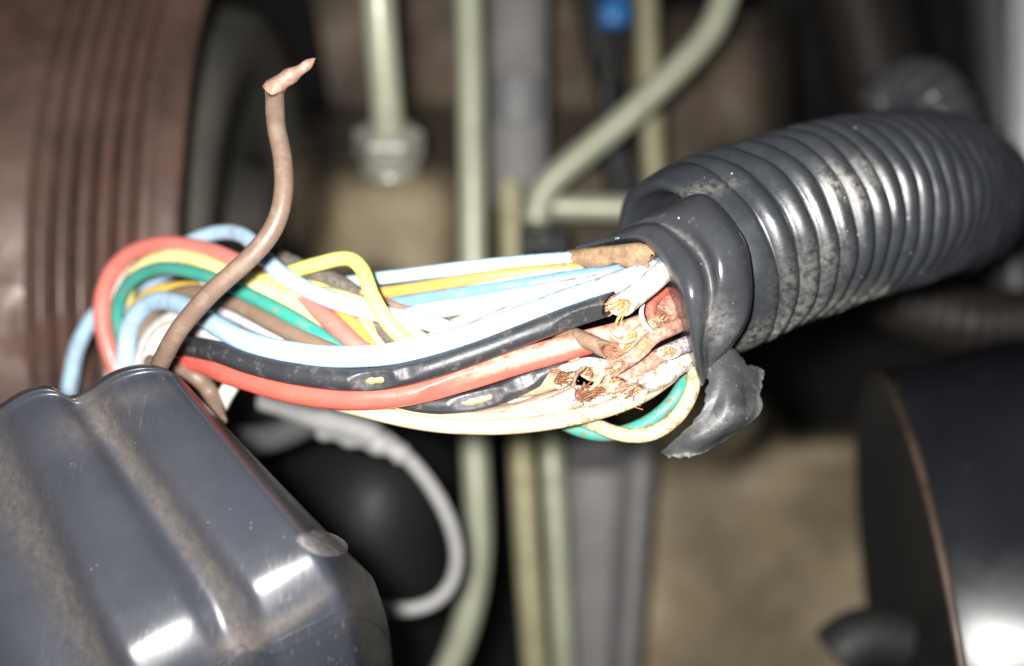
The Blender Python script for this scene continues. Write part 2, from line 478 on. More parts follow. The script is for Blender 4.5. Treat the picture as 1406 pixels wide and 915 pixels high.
# zinc plated pipes
def pipe(name, label, pts, px, m, **k):
    d = np.mean([p[2] for p in pts])
    c = path(pts, 0.0015, sm=6)
    o = sweep(c, px / F * d / 2, 28, wob=0.004).build(name, m)
    return tag(o, label, 'pipe', 'plated pipes behind the wires')
pipe('metal_pipe', 'long straight pale green pipe running the full height behind the wires', [(642, -60, .262), (647, 150, .262), (650, 400, .262), (651, 600, .262), (657, 720, .262), (652, 800, .262), (632, 880, .262), (596, 960, .262)], 39, ZINC)
pipe('metal_pipe', 'yellowish pipe at the lower centre, left one of the close pair', [(700, 250, .285), (708, 450, .283), (716, 620, .282), (724, 760, .282), (738, 960, .282)], 36, ZINC2)
pipe('metal_pipe', 'pale pipe at the lower centre, right one of the close pair', [(742, 300, .287), (750, 480, .285), (757, 620, .284), (766, 760, .283), (776, 960, .283)], 33, ZINC)
pipe('metal_pipe', 'thick pale pipe with two bends slanting above the conduit', [(1016, -80, .268), (1000, -20, .268), (978, 40, .268), (925, 100, .268), (850, 170, .268), (780, 228, .268), (745, 262, .268), (735, 305, .268)], 38, ZINC)
pipe('metal_pipe', 'thin vertical pipe crossing behind the slanting pipe at the top', [(886, -60, .31), (890, 80, .31), (896, 200, .31), (902, 300, .31)], 32, ZINC2)
pipe('metal_pipe', 'short level pipe running to the conduit mouth from the bent pipe', [(748, 284, .276), (790, 285, .276), (850, 286, .276), (910, 290, .276)], 36, ZINC)
o = thing('pipe_fitting', 'shiny pipe ending in a hexagonal nut on the brown casting', 'pipe fitting', P(536, 250, .275))
c = path([(516, -70, .246), (521, 20, .250), (526, 90, .254), (531, 150, .258), (534, 200, .262)], 0.0015, sm=6)
sweep(c, 46 / F * .252 / 2, 28).build('pipe', ZINC, o)
ax = unit(P(537, 262, .272) - P(533, 185, .262))
oc = P(533, 182, .262)
prof = [(-.002, .0045), (-.0015, .0062), (0, .0085), (.006, .0085), (.0075, .0075), (.008, .004)]
lathe(oc, ax, prof, 6).build('hexagon_nut', NUT, o, flat=True, bevel=0.0005)
lathe(oc, ax, [(.0075, .004), (.008, .0072), (.0095, .0074), (.010, .0066), (.013, .0068), (.014, .005)], 40).build('union_body', NUT, o)

# pipe clamp
o = thing('pipe_clamp', 'black plastic clamp holding the pipes left of the conduit mouth', 'clamp', P(745, 350, .27))
box_px(712, 312, 782, 352, .262, .285).build('clamp_body', RUBBER, o, bevel=0.001)
lathe(P(746, 330, .262), (0, -1, 0), [(0, .003), (.0012, .003), (.0016, .002), (.0016, .0002)], 24).build('screw_head', RUBBER, o)

# grey strap with a rounded boss
o = thing('steel_strap', 'upright grey strap with a pale rounded end beside the long pipe', 'bracket', P(715, 290, .3))
loft([[(678, y, .302), (684, y, .299), (712, y, .298), (738, y, .299), (744, y, .302)] for y in (-60, 40, 130, 220, 285)], 4, 4).build('strap', GREY, o, solid=0.002)
loft([[(684, y, .2985), (690, y - q, .2955), (710, y - q * 1.6, .2945), (732, y - q, .2955), (740, y, .2985)] for y, q in ((112, 8), (125, 6), (150, 0), (168, 0))], 4, 4).build('boss', STEEL, o, solid=0.001)

# blue plug and black cables above
o = thing('cable_plug', 'small blue plug on a black lead at the top edge', 'plug', P(845, 40, .31))
box_px(824, -8, 866, 34, .306, .320).build('plug_housing', BLUEP, o, bevel=0.002)
sweep(path([(844, 34, .312), (840, 80, .312), (832, 140, .314), (850, 210, .318), (880, 260, .32)], .002), .0028, 14).build('lead', RUBBER, o)
o = sweep(path([(800, -40, .316), (822, 60, .316), (842, 150, .318), (846, 240, .32), (870, 300, .322)], .002), .0042, 16).build('black_hose', RUBBER)
tag(o, 'thick black hose hanging behind the slanting pipe', 'hose')

# grey plate at the bottom centre
o = thing('steel_bracket', 'grey bracket plate at the bottom centre right of the pipe pair', 'bracket', P(830, 915, .3))
loft([[(772, y, .305), (800, y, .302), (840, y, .301), (868 - (y - 600) * .06, y, .298), (884 - (y - 600) * .07, y, .293), (893 - (y - 600) * .075, y, .300)] for y in (596, 640, 740, 840, 960)], 4, 5).build('plate', GREY, o, solid=0.0025)
loft([[(772, 590, .304), (800, 592, .297), (850, 590, .294), (890, 594, .297)], [(772, 612, .301), (800, 614, .293), (850, 612, .290), (888, 616, .294)], [(772, 640, .304), (800, 640, .300), (850, 640, .299), (886, 640, .300)]], 5, 5).build('folded_edge', GREY, o, solid=0.0015)

# dark housing behind the grey cable
r = []
for y, g in ((520, 0), (580, .6), (660, 1), (760, 1), (860, .7), (960, 0)):
    r.append([(x, y, .31 - .05 * g * k) for x, k in ((330, 0), (390, .6), (460, .95), (530, 1), (585, .75), (622, 0))])
o = loft(r, 6, 6).build('dark_housing', RUBBER, solid=0.003)
tag(o, 'rounded dark housing in shade below the wires', 'housing')

# grey cable with a plastic boot
o = thing('grey_cable', 'blurred grey cable with a moulded boot curving below the wires', 'cable', P(560, 840, .2))
c = path([(500, 585, .2), (545, 615, .2), (588, 662, .202), (620, 722, .204), (628, 778, .206), (606, 822, .207), (560, 838, .208), (500, 832, .21), (455, 815, .212)], .0015)
sweep(c, .00145, 20).build('cord', GREYPL, o)
c = path([(358, 546, .196), (400, 553, .196), (440, 566, .196), (480, 580, .197), (515, 598, .198)], .0012)
k = np.linspace(0, 1, len(c))
sweep(c, .0022 + .0012 * np.sin(k * 3.1), 20).build('boot', GREYPL, o)
c = path([(440, 585, .199), (485, 598, .199), (530, 612, .199), (558, 628, .2)], .0012)
k = np.linspace(0, 1, len(c))
sweep(c, .0023 - .0005 * k + .0003 * np.sign(np.sin(k * 22)), 20).build('sleeve', GREYPL, o)
o = sweep(path([(312, 602, .205), (350, 606, .203), (392, 595, .201), (432, 574, .2)], .0015), .0028, 18).build('dark_hose', mat('dull_hose', (.06, .06, .062), .6))
tag(o, 'short dark hose joining the grey cable boot beside the cover', 'hose')

# right: painted drum
o = thing('painted_drum', 'glossy black painted drum with worn brown rim at lower right', 'drum', P(1255, 1200, .2))
a = unit((-.9145, .1613, -.0987))
C0 = P(1243, 898, .2164)
Rr = .0554
lathe(C0, a, [(-.16, Rr - .004), (-.10, Rr + .003), (-.07, Rr + .0048), (-.045, Rr + .0052), (-.03, Rr + .0046), (-.02, Rr + .0036), (-.012, Rr + .0024), (-.006, Rr + .0012), (-.003, Rr + .0006), (-.0010, Rr)], 180).build('drum_side', DRUM, o)
lathe(C0, a, [(-.0011, Rr), (-.0008, Rr + .0004), (.0000, Rr + .0004), (.0003, Rr)], 180).build('worn_rim', DRUMEDGE, o)
lathe(C0, a, [(.00025, Rr + .0001), (.0004, Rr - .0006), (-.001, Rr - .004), (-.006, Rr - .010), (-.008, .02), (-.008, .001)], 180).build('end_face', RUBBER, o)
o = sweep(path([(1150, 900, .24), (1185, 872, .24), (1240, 880, .24)], .002), .0065, 20).build('grey_hose_end', mat('dull_grey_hose', (.018, .018, .018), .6))
tag(o, 'blurred grey hose end at the bottom edge left of the drum', 'hose')
# dark beams and steel edge at top right
o = loft([[(1392, y, .215), (1396, y, .212), (1420, y, .210), (1500, y, .21)] for y in (-60, 60, 160, 230, 300)], 4, 4).build('steel_edge', STEEL, solid=.002)
tag(o, 'pale grey steel edge running down the top right corner', 'panel edge')
o = loft([[(1330 + (y + 60) * .08, y, .30), (1345 + (y + 60) * .08, y, .285), (1372 + (y + 60) * .08, y, .283), (1384 + (y + 60) * .08, y, .30)] for y in (-60, 60, 180, 300, 420)], 4, 4).build('dark_beam', mat('dull_beam_paint', (.05, .047, .045), .5), solid=.003)
tag(o, 'dark upright beam next to the pale steel edge', 'beam')
o = loft([[(1110 + (y + 60) * .25, y, .42), (1150 + (y + 60) * .25, y, .40), (1190 + (y + 60) * .25, y, .40), (1230 + (y + 60) * .25, y, .42)] for y in (-60, 40, 140, 220)], 4, 4).build('slanting_arm', mat('sooty_arm', (.05, .042, .037), .6), solid=.003)
tag(o, 'faint dark arm slanting behind the conduit at the top', 'arm')

# ------------------------------------------------------------------ corrugated conduits
def corrugated(cpts, Rm, pitch, depth, start, nside, dustf=None, thick=.0009):
    c = catmull(PP(cpts), 40)
    c, s = resample(c, .0001 * (1 if Rm > .01 else 1))
    c = smooth(c, 60)
    t, nn, bb = frames(c)
    L = s[-1]
    rows = [(min(L, .03), Rm - depth - thick * 2), (0.004, Rm - depth - thick * 2), (0.0008, Rm - depth - thick), (0, Rm - depth - .0002), (.0002, Rm - depth * .6)]
    ss = start
    # smooth collar, then ridges
    for q in np.linspace(.05, 1, 8):
        rows.append((.0004 + q * start * .8, Rm - depth * .5 * (1 - math.sin(q * 1.57)) - .0001))
    rows.append((start * .93, Rm - depth * .25)); rows.append((start * .98, Rm - depth * .8))
    while ss < L - pitch:
        for q in np.linspace(0, 1, 11)[:-1]:
            h = math.sin(math.pi * q) ** .62
            rows.append((ss + q * pitch, Rm - depth * (1 - h)))
        ss += pitch
    rows.append((ss, Rm - depth))
    ang = np.linspace(0, 2 * np.pi, nside, endpoint=False)
    V, UV = [], []
    for sv, rv in rows:
        i = min(len(c) - 1, int(round(sv / L * (len(c) - 1))))
        rr = rv + .00022 * np.sin(ang * 2 + 1 + sv * 60) + .00012 * np.sin(ang * 5 + sv * 260) + .00008 * np.sin(ang * 9 - sv * 500)
        shift = .0006 * np.sin(ang * 1 + .6) * math.exp(-sv / .02)
        V.append(c[i] + t[i] * shift[:, None] + rr[:, None] * (np.cos(ang)[:, None] * nn[i] + np.sin(ang)[:, None] * bb[i]))
        UV.append(np.stack([np.full(nside, sv), ang / 6.2832], 1))
    V = np.vstack(V); n = len(rows)
    i, j = np.meshgrid(np.arange(n - 1), np.arange(nside), indexing='ij'); j2 = (j + 1) % nside
    f = np.stack([i * nside + j, i * nside + j2, (i + 1) * nside + j2, (i + 1) * nside + j], -1).reshape(-1, 4)
    return MB().add(V, f.tolist(), np.vstack(UV), None if dustf is None else dustf(V))

def conduit_dust(V):
    p = project(V)
    def blob(x, y, sx, sy, rot=0):
        cs, sn = math.cos(rot), math.sin(rot)
        dx, dy = p[:, 0] - x, p[:, 1] - y
        return np.exp(-((dx * cs + dy * sn) / sx) ** 2 - ((-dx * sn + dy * cs) / sy) ** 2)
    front = (V[:, 1] < .175).astype(float)
    d = .95 * blob(1150, 250, 30, 13, .9) + .8 * blob(1175, 262, 26, 14, .9) + .8 * blob(1195, 235, 22, 10, .9) + .3 * blob(1135, 350, 30, 30)
    edge = np.exp(-((p[:, 1] - (470 - (p[:, 0] - 1030) * .33)) / 20) ** 2) * (p[:, 0] > 990) * (p[:, 0] < 1220)
    d = d + .8 * edge + .3 * blob(1100, 400, 40, 50) + .5 * blob(965, 262, 45, 10, -.2)
    return np.clip(d * front * .8, 0, 1)

axis_pts = [(930, 372, .1515), (1010, 338, .1555), (1103, 305, .1625), (1196, 282, .1725), (1262, 270, .186), (1300, 270, .203), (1315, 282, .235), (1315, 300, .29)]
cd = thing('corrugated_conduit', 'large dusty black corrugated conduit running off to the right', 'conduit', P(1200, 400, .17))
corrugated(axis_pts, .0143, .0035, .0019, .0058, 120, conduit_dust).build('corrugated_wall', CONDUIT, cd)
o = corrugated([(1205, 150, .262), (1235, 126, .258), (1265, 122, .25), (1290, 140, .244), (1308, 185, .244), (1315, 260, .25)], .0072, .0030, .0011, .003, 60).build('narrow_conduit', mat('dull_black_polymer', (.05, .05, .056), .35))
tag(o, 'narrower corrugated conduit blurred behind the large conduit', 'conduit')

o = corrugated([(1215, 400, .285), (1262, 425, .28), (1320, 440, .275), (1400, 445, .275), (1480, 440, .28)], .0085, .0034, .0010, .003, 48).build('dark_ribbed_hose', mat('brown_black_polymer', (.022, .018, .016), .55))
tag(o, 'dark ribbed hose in shade between the conduit and the drum', 'hose')

# ------------------------------------------------------------------ the wires
SQ = {}
def wire(name, label, pts, dia, m, cut0=None, cut1=None, nicks=(), group='wires of the harness', nside=24, strand=COPPER, core=.62, jag=.0004, parts=False):
    if name == 'wire' and cut1 is None and not nicks and not label.startswith('front'): dia *= .83
    c = path(pts)
    r = dia / 2000.0
    pr = project(c)
    nk = []
    for (x, y, dv, L, dep, *ex) in nicks:
        i = int(np.argmin(((pr - (x, y)) ** 2).sum(1)))
        nk.append((i, np.array(dv, float), L / 1000., dep / 1000.))
    simple = cut0 is None and cut1 is None and not nk
    mb = sweep(c, r, nside if not nk else 40, nk, cut0=cut0, cut1=cut1, core=core, wob=.008)
    if m not in ('red', 'black'):
        for q, V_ in enumerate(mb.v):
            x_ = project(V_)[:, 0]
            mb.dust[q] = np.clip((x_ - 640) / 160, 0, 1) * .75 + .25 * np.clip((330 - x_) / 120, 0, 1)
    if m == 'red':  # overexposed glare painted on the upper side toward the right, mixed with residue
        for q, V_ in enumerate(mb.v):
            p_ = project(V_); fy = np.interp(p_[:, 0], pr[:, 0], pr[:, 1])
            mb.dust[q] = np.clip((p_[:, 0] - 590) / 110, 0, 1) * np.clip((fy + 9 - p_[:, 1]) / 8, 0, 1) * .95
    if simple:
        return tag(mb.build(name, M[m]), label, 'wire', group)
    o = thing(name, label, 'wire', c[len(c) // 2], group)
    mb.build('insulation', M[m], o)
    t, nn, bb = frames(c)
    for (i, dv, L, dep) in nk:
        if dep > r * (1 - core) * 1.02:
            a, b_ = max(0, i - int(L / .0004) - 2), min(len(c), i + int(L / .0004) + 3)
            sweep(c[a:b_], r * core, 16).build('exposed_copper', COPPER_BRIGHT, o)
    for cut, ci, sg in ((cut0, 0, -1), (cut1, len(c) - 1, 1)):
        if cut is None: continue
        tt = t[ci] * sg
        nv = unit(cut)
        if nv @ tt < 0: nv = -nv
        while nv @ tt < .42: nv = unit(nv + .1 * tt)
        mbs = MB()
        pos = [(0, 0)] + [(.30 * math.cos(k), .30 * math.sin(k)) for k in np.arange(6) * math.pi / 3] + [(.58 * math.cos(k), .58 * math.sin(k)) for k in np.arange(11) * 2 * math.pi / 11] + [(.84 * math.cos(k), .84 * math.sin(k)) for k in np.arange(15) * 2 * math.pi / 15]
        for (u, v) in pos:
            q = c[ci] + r * core * (u * nn[ci] + v * bb[ci])
            adj = -((q - c[ci]) @ nv) / (tt @ nv)
            ln = jag * random.choice((-.5, -.2, .1, .4, .8, 1.5)) * 1.1
            sp = (nn[ci] * (u + random.uniform(-.6, .6)) + bb[ci] * (v + random.uniform(-.6, .6))) * r * .35 * (jag / .0008)
            cc = np.array([q + tt * (adj - .0012), q + tt * (adj - .0004), q + tt * (adj + ln * .5) + sp * .35, q + tt * (adj + ln) + sp])
            s_ = sweep(cc, r * core * .115, 6)
            mbs.add(np.vstack(s_.v), s_.f)
        so = mbs.build('copper_strands', strand, o)
        so['kind'] = 'stuff'
    return o

CAM = (0, -1, 0)
# --- left loop, back to front
wire('wire', 'light blue wire at the far left, coming up behind the cover', [(92, 575, .187), (96, 525, .185), (108, 472, .182), (134, 430, .180), (185, 395, .180), (250, 365, .18)], 3.1, 'blue')
wire('wire', 'grey white wire between the far left blue and the red loop', [(158, 560, .186), (155, 500, .185), (160, 450, .183), (185, 410, .181)], 3.0, 'white')
wire('wire', 'red wire forming the outermost big loop at the left', [(188, 570, .176), (158, 505, .176), (141, 445, .175), (145, 393, .174), (173, 353, .172), (222, 336, .168), (285, 345, .1635), (345, 370, .1585), (400, 400, .1545), (448, 436, .1505), (490, 476, .148), (540, 510, .148)], 3.3, 'salmon')
wire('wire', 'light blue wire arching highest above the red loop then sinking right', [(225, 362, .174), (262, 332, .169), (305, 319, .1635), (338, 326, .158), (366, 358, .152), (405, 389, .148), (460, 414, .145), (530, 433, .143), (590, 443, .142), (645, 466, .1425), (700, 480, .146)], 2.8, 'blue')
wire('wire', 'cream wire looping just inside the red loop', [(196, 540, .178), (173, 450, .175), (179, 388, .171), (214, 357, .167), (260, 354, .163), (310, 374, .158), (350, 392, .1555), (395, 412, .1535), (440, 440, .1515), (490, 485, .15)], 3.0, 'pale_yellow')
wire('wire', 'bright yellow wire emerging under the brown wire near the green one', [(300, 370, .1595), (345, 381, .1565), (390, 389, .154), (440, 398, .152), (500, 430, .1505), (540, 470, .15)], 2.3, 'yellow')
wire('wire', 'teal green wire curving over the yellow and brown wires at the left', [(186, 535, .174), (168, 470, .172), (161, 425, .170), (179, 388, .167), (220, 369, .163), (275, 377, .158), (330, 400, .153), (390, 430, .149), (440, 461, .1465), (485, 496, .146)], 2.45, 'green')
wire('wire', 'golden yellow wire just inside the green loop', [(190, 510, .172), (178, 445, .1705), (200, 408, .1675), (245, 395, .1635), (300, 401, .1585), (350, 420, .154), (400, 440, .151)], 2.3, 'gold')
wire('wire', 'brown wire lying between the green and front light blue wires', [(206, 510, .170), (198, 452, .168), (227, 413, .165), (270, 402, .160), (320, 416, .1550), (380, 447, .1495), (440, 477, .1455), (500, 505, .145)], 3.0, 'brown2')
wire('wire', 'lilac grey wire showing thinly under the brown wire', [(214, 515, .167), (216, 462, .1655), (250, 430, .162), (300, 427, .1575), (360, 452, .152), (420, 481, .148)], 2.4, 'lilac')
wire('wire', 'white wire dropping behind the cover inside the loops', [(188, 540, .168), (199, 480, .1665), (222, 446, .1645), (258, 433, .161), (310, 452, .155)], 2.9, 'white')
wire('wire', 'pale lilac wire dropping behind the cover next to the brown cut wire', [(213, 535, .162), (224, 490, .161), (246, 458, .1585), (285, 450, .154), (330, 470, .1500)], 2.6, 'lilac')
wire('wire', 'white wire nearest the brown cut wire among the dropping wires', [(206, 540, .160), (205, 495, .1585), (222, 460, .1570), (262, 452, .1545), (320, 470, .1505)], 3.0, 'white')
wire('wire', 'white wire at the inner left edge of the dropping wires', [(172, 545, .171), (178, 490, .1705), (186, 445, .1695), (200, 425, .1685)], 2.6, 'white')
wire('wire', 'thin white wire squeezed between the red and cream loops', [(196, 560, .178), (170, 500, .1775), (155, 440, .1765), (160, 397, .175), (188, 364, .173), (232, 347, .1695), (290, 358, .165), (350, 384, .16)], 1.9, 'white')
wire('wire', 'thin pale blue wire between the cream and teal loops', [(194, 540, .176), (170, 455, .1738), (172, 402, .171), (206, 369, .1678), (255, 362, .1635), (310, 388, .1585), (370, 416, .1548), (430, 450, .151)], 1.8, 'blue')
wire('wire', 'thin white wire showing under the teal wire toward the middle', [(280, 388, .1605), (335, 414, .1558), (392, 443, .1517), (450, 474, .148), (500, 500, .147)], 1.8, 'white')
wire('wire', 'thin cream wire inside the golden yellow loop', [(205, 515, .1712), (192, 452, .1695), (210, 418, .1668), (252, 406, .163), (305, 416, .158), (360, 440, .154)], 1.8, 'cream')
# --- middle
wire('wire', 'orange wire crossing under the white arching wire', [(370, 390, .1565), (410, 398, .1535), (445, 408, .152), (478, 436, .150), (512, 480, .149)], 2.2, 'orange')
wire('wire', 'cream yellow wire beside the salmon wire at mid bundle', [(440, 405, .1525), (480, 432, .151), (515, 465, .1505), (545, 500, .15)], 2.5, 'cream')
wire('taped_wire', 'dark fabric taped wire crossing under the yellow kinked wire', [(372, 350, .160), (420, 372, .156), (468, 392, .153), (505, 422, .151), (540, 465, .150), (570, 500, .15)], 2.8, 'dark')
wire('taped_wire', 'dark taped wire in the gap at the middle of the bundle', [(540, 440, .1515), (600, 448, .150), (660, 446, .149), (730, 430, .149), (800, 412, .15)], 3.6, 'dark')
wire('wire', 'light blue wire topmost along the upper edge of the bundle', [(410, 402, .157), (480, 388, .154), (560, 378, .1515), (640, 368, .1495), (720, 360, .148), (790, 355, .147), (850, 353, .1475), (905, 356, .151)], 2.3, 'blue')
wire('wire', 'thin orange wire below the topmost light blue wire', [(400, 414, .1555), (460, 409, .1525), (540, 400, .1500), (620, 388, .1480), (700, 376, .1468), (780, 369, .146), (860, 366, .1465)], 1.9, 'orange')
wire('wire', 'mid blue wire below the thin orange wire', [(470, 430, .153), (560, 414, .1500), (640, 402, .1478), (720, 390, .1458), (800, 378, .1445), (880, 367, .1445), (925, 360, .148)], 2.1, 'blue2')
wire('wire', 'white wire in the upper half of the bundle', [(520, 440, .151), (600, 427, .148), (680, 414, .1455), (760, 399, .1435), (840, 384, .1428), (915, 370, .145)], 2.6, 'white')
wire('wire', 'cream wire buried behind the front light blue wire', [(600, 455, .151), (690, 442, .148), (780, 424, .146), (860, 405, .1465), (930, 390, .149)], 3.4, 'cream')
wire('wire', 'yellow wire with a sharp kink standing above the bundle', [(330, 402, .159), (385, 379, .1545), (435, 363, .150), (476, 355, .147), (497, 370, .144), (512, 408, .1405), (538, 450, .1395), (575, 482, .142), (620, 505, .146)], 2.45, 'yellow')
wire('wire', 'thin violet grey wire between the orange and mid blue wires', [(450, 420, .1545), (540, 409, .1512), (620, 396, .1488), (700, 384, .1468), (780, 375, .1456), (860, 366, .1458)], 1.5, 'lilac')
wire('wire', 'thin pale yellow wire between the mid blue and white wires', [(500, 436, .1525), (580, 423, .1495), (660, 411, .1472), (740, 397, .1450), (820, 383, .1440), (890, 370, .1448)], 1.5, 'pale_yellow')
wire('wire', 'thin grey wire just above the front light blue wire', [(630, 462, .1470), (670, 440, .1435), (720, 421, .1420), (790, 398, .1418), (860, 378, .1430), (920, 362, .146)], 1.6, 'lilac')
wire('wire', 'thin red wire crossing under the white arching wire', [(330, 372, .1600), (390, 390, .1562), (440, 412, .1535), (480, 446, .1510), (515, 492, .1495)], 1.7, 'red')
wire('wire', 'thin tan wire between the red and the striped cream wires', [(330, 508, .1530), (420, 543, .1480), (500, 556, .1455), (580, 566, .1445), (650, 568, .144), (720, 556, .1435), (790, 528, .144)], 1.6, 'brown2')
wire('wire', 'thin grey wire looping inside the teal loop at the left', [(195, 520, .1715), (184, 460, .1705), (198, 420, .168), (240, 403, .164), (300, 409, .1590), (350, 430, .1545), (410, 462, .15)], 1.7, 'lilac')
wire('wire', 'thin cream wire weaving over the white arching wire', [(395, 405, .1535), (440, 400, .1498), (490, 412, .1455), (540, 438, .1432), (590, 470, .143), (630, 490, .145)], 1.8, 'cream')
wire('wire', 'thin pink wire beside the orange wire at mid bundle', [(380, 402, .157), (430, 418, .1525), (470, 450, .1498), (505, 490, .1485)], 1.9, 'pink')
wire('wire', 'thin brown wire beneath the kinked yellow wire', [(420, 392, .1545), (480, 404, .1520), (540, 420, .1500), (600, 440, .149), (650, 452, .1485)], 1.9, 'brown2')
wire('wire', 'thin white wire rising across the dark gap at mid bundle', [(575, 474, .147), (620, 448, .1460), (670, 424, .1452), (720, 404, .1446), (790, 388, .144)], 1.8, 'white')
wire('wire', 'thin tan wire under the black wire toward the cut ends', [(520, 532, .1445), (600, 530, .1425), (680, 510, .1420), (750, 485, .1418), (810, 462, .142)], 1.7, 'brown2')
wire('wire', 'thin cream wire directly above the striped cream wire', [(450, 545, .1465), (530, 562, .1440), (610, 572, .1428), (700, 572, .1420), (780, 560, .1412), (840, 548, .1408)], 1.7, 'cream')
# --- lower
wire('wire', 'brown tube end curling behind the cover corner', [(205, 498, .156), (240, 504, .154), (270, 518, .153), (290, 542, .154), (300, 580, .151)], 2.9, 'brown')
wire('wire', 'short cream wire behind the cover corner', [(300, 560, .156), (314, 535, .1545), (335, 510, .153), (370, 500, .152)], 2.9, 'white')
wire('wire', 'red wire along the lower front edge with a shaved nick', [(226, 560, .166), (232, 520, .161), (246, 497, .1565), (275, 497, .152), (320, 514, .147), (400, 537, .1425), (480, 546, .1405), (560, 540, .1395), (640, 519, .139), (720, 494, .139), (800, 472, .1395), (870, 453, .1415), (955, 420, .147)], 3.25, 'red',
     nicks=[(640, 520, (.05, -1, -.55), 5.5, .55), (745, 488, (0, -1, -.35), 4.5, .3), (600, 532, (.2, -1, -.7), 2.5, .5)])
wire('wire', 'black wire with split nick showing copper beside the front light blue', [(214, 550, .167), (220, 510, .1625), (240, 478, .156), (292, 482, .147), (350, 501, .1425), (430, 517, .1393), (510, 521, .1378), (580, 508, .1372), (650, 485, .1372), (720, 459, .1374), (790, 433, .138), (840, 417, .1386)], 2.95, 'black',
     cut1=(.75, -.55, -.2), nicks=[(515, 521, (.0, -1, -.22), 3.0, .67), (560, 512, (.1, -1, .1), 1.6, .25), (800, 430, (0, -1, -.6), 4.0, .5)])
wire('wire', 'front light blue wire sweeping the whole length of the bundle', [(170, 505, .1685), (180, 445, .1665), (210, 415, .1625), (250, 419, .1565), (300, 449, .148), (350, 473, .143), (430, 488, .1395), (510, 489, .138), (580, 478, .1375), (650, 459, .1375), (720, 433, .138), (790, 408, .139), (860, 384, .140), (935, 360, .144)], 2.85, 'blue')
wire('wire', 'dark wire under the red one with a long slit baring copper', [(470, 522, .147), (540, 546, .1440), (600, 555, .1425), (660, 548, .1418), (720, 525, .1418), (775, 500, .1425), (835, 470, .146)], 2.75, 'black',
     nicks=[(658, 549, (.0, -1, -.1), 3.6, .65), (715, 527, (.1, -1, .2), 2.0, .35)])
wire('wire', 'cream wire with dark stripe, lowest edge of the bundle', [(290, 500, .1535), (365, 524, .150), (430, 545, .1468), (500, 563, .1435), (570, 579, .1418), (640, 586, .141), (720, 584, .1402), (800, 571, .1395), (868, 549, .139), (915, 520, .1397), (945, 486, .1425), (962, 452, .147)], 2.5, 'cream_stripe')
wire('wire', 'white wire cut short with a copper brush end, lower middle', [(540, 545, .149), (610, 563, .147), (690, 568, .1445), (750, 562, .1425), (798, 543, .140)], 2.7, 'white', cut1=(.6, -.7, .35), jag=.0016)
wire('wire', 'white wire cut with copper end right of the copper brush', [(680, 548, .148), (760, 553, .1445), (815, 555, .142), (850, 550, .1398)], 2.5, 'white', cut1=(.5, -.7, .5), jag=.0016)
wire('wire', 'cream wire with oval cut end below the red wire', [(670, 540, .148), (720, 532, .1445), (774, 518, .1405)], 2.7, 'stub_cream', cut1=(.35, -.85, -.4), jag=.0011)
wire('wire', 'grey brown wire with slanting cut end over the red wire', [(690, 440, .149), (760, 453, .1425), (805, 468, .1382), (842, 485, .1370)], 2.2, 'stub_brown', cut1=(.22, -.95, -.15), jag=.0010)
wire('wire', 'teal wire looping beneath the cream loop under the sleeve mouth', [(690, 532, .152), (735, 558, .1495), (785, 587, .147), (830, 597, .1455), (875, 587, .144), (915, 560, .143), (939, 525, .1435), (947, 490, .147)], 2.2, 'green')
wire('wire', 'cream wire hanging lowest in a loop under the sleeve mouth', [(765, 556, .147), (808, 579, .1435), (850, 596, .141), (893, 596, .1393), (930, 572, .1388), (950, 537, .1392), (953, 503, .1415), (944, 474, .146)], 2.3, 'cream')
# --- cut stubs in the mouth of the sleeve
G2 = 'cut wire stubs'
def torn_bit(pts, wmm, m, o, name='torn_shred'):
    c = path(pts, .0003)
    k = np.linspace(0, 1, len(c))
    sweep(c, wmm / 2000 * (.35 + .65 * np.sin(np.pi * np.clip(k * .8 + .15, 0, 1))), 8, wob=.12).build(name, M[m], o)
wire('cut_wire', 'thick salmon wire stub deep in the sleeve mouth', [(975, 385, .1485), (935, 410, .1445), (906, 440, .1412)], 3.9, 'stub_pink', cut1=(-.5, -.8, -.3), group=G2, jag=.0008)
wire('cut_wire', 'dark red wire sliver showing between the white and salmon stubs', [(950, 375, .147), (915, 398, .143), (893, 420, .1405), (897, 452, .1405)], 1.5, 'stub_red', group=G2)
wire('cut_wire', 'white wire stub cut off at the top of the sleeve mouth', [(955, 345, .1445), (924, 362, .1395), (897, 386, .1362), (853, 421, .1345)], 2.85, 'white', cut1=(-.35, -.75, -.55), group=G2, strand=COPPER_BRIGHT, jag=.0011)
wire('cut_wire', 'brown wire stub under the stained lining', [(905, 325, .1475), (889, 348, .1425), (871, 390, .1402)], 2.2, 'stub_brown', group=G2)
o = wire('cut_wire', 'pink wire stub reaching left and down from the sleeve mouth', [(965, 428, .1445), (932, 447, .1398), (897, 463, .1375), (876, 485, .1362), (843, 506, .1362)], 1.9, 'stub_pink', cut1=(-.5, -.8, -.2), group=G2, jag=.0009, nicks=[(880, 480, (.3, -1, .3), 3.5, .45)])
torn_bit([(898, 458, .1372), (885, 446, .1366), (880, 430, .1368), (884, 418, .1375)], .7, 'stub_white', o)
wire('cut_wire', 'grey wire stub with tan strands at the right of the mouth', [(970, 455, .1425), (948, 470, .1385), (918, 484, .1362)], 2.0, 'stub_lilac', cut1=(-.1, -.9, -.35), group=G2, strand=COPPER_BRIGHT, jag=.0005)
wire('cut_wire', 'lilac pink wire stub under the pink stub', [(955, 468, .144), (912, 486, .1402), (878, 507, .1385), (846, 524, .1385)], 2.1, 'stub_pink', cut1=(-.4, -.6, -.7), group=G2, jag=.0008)
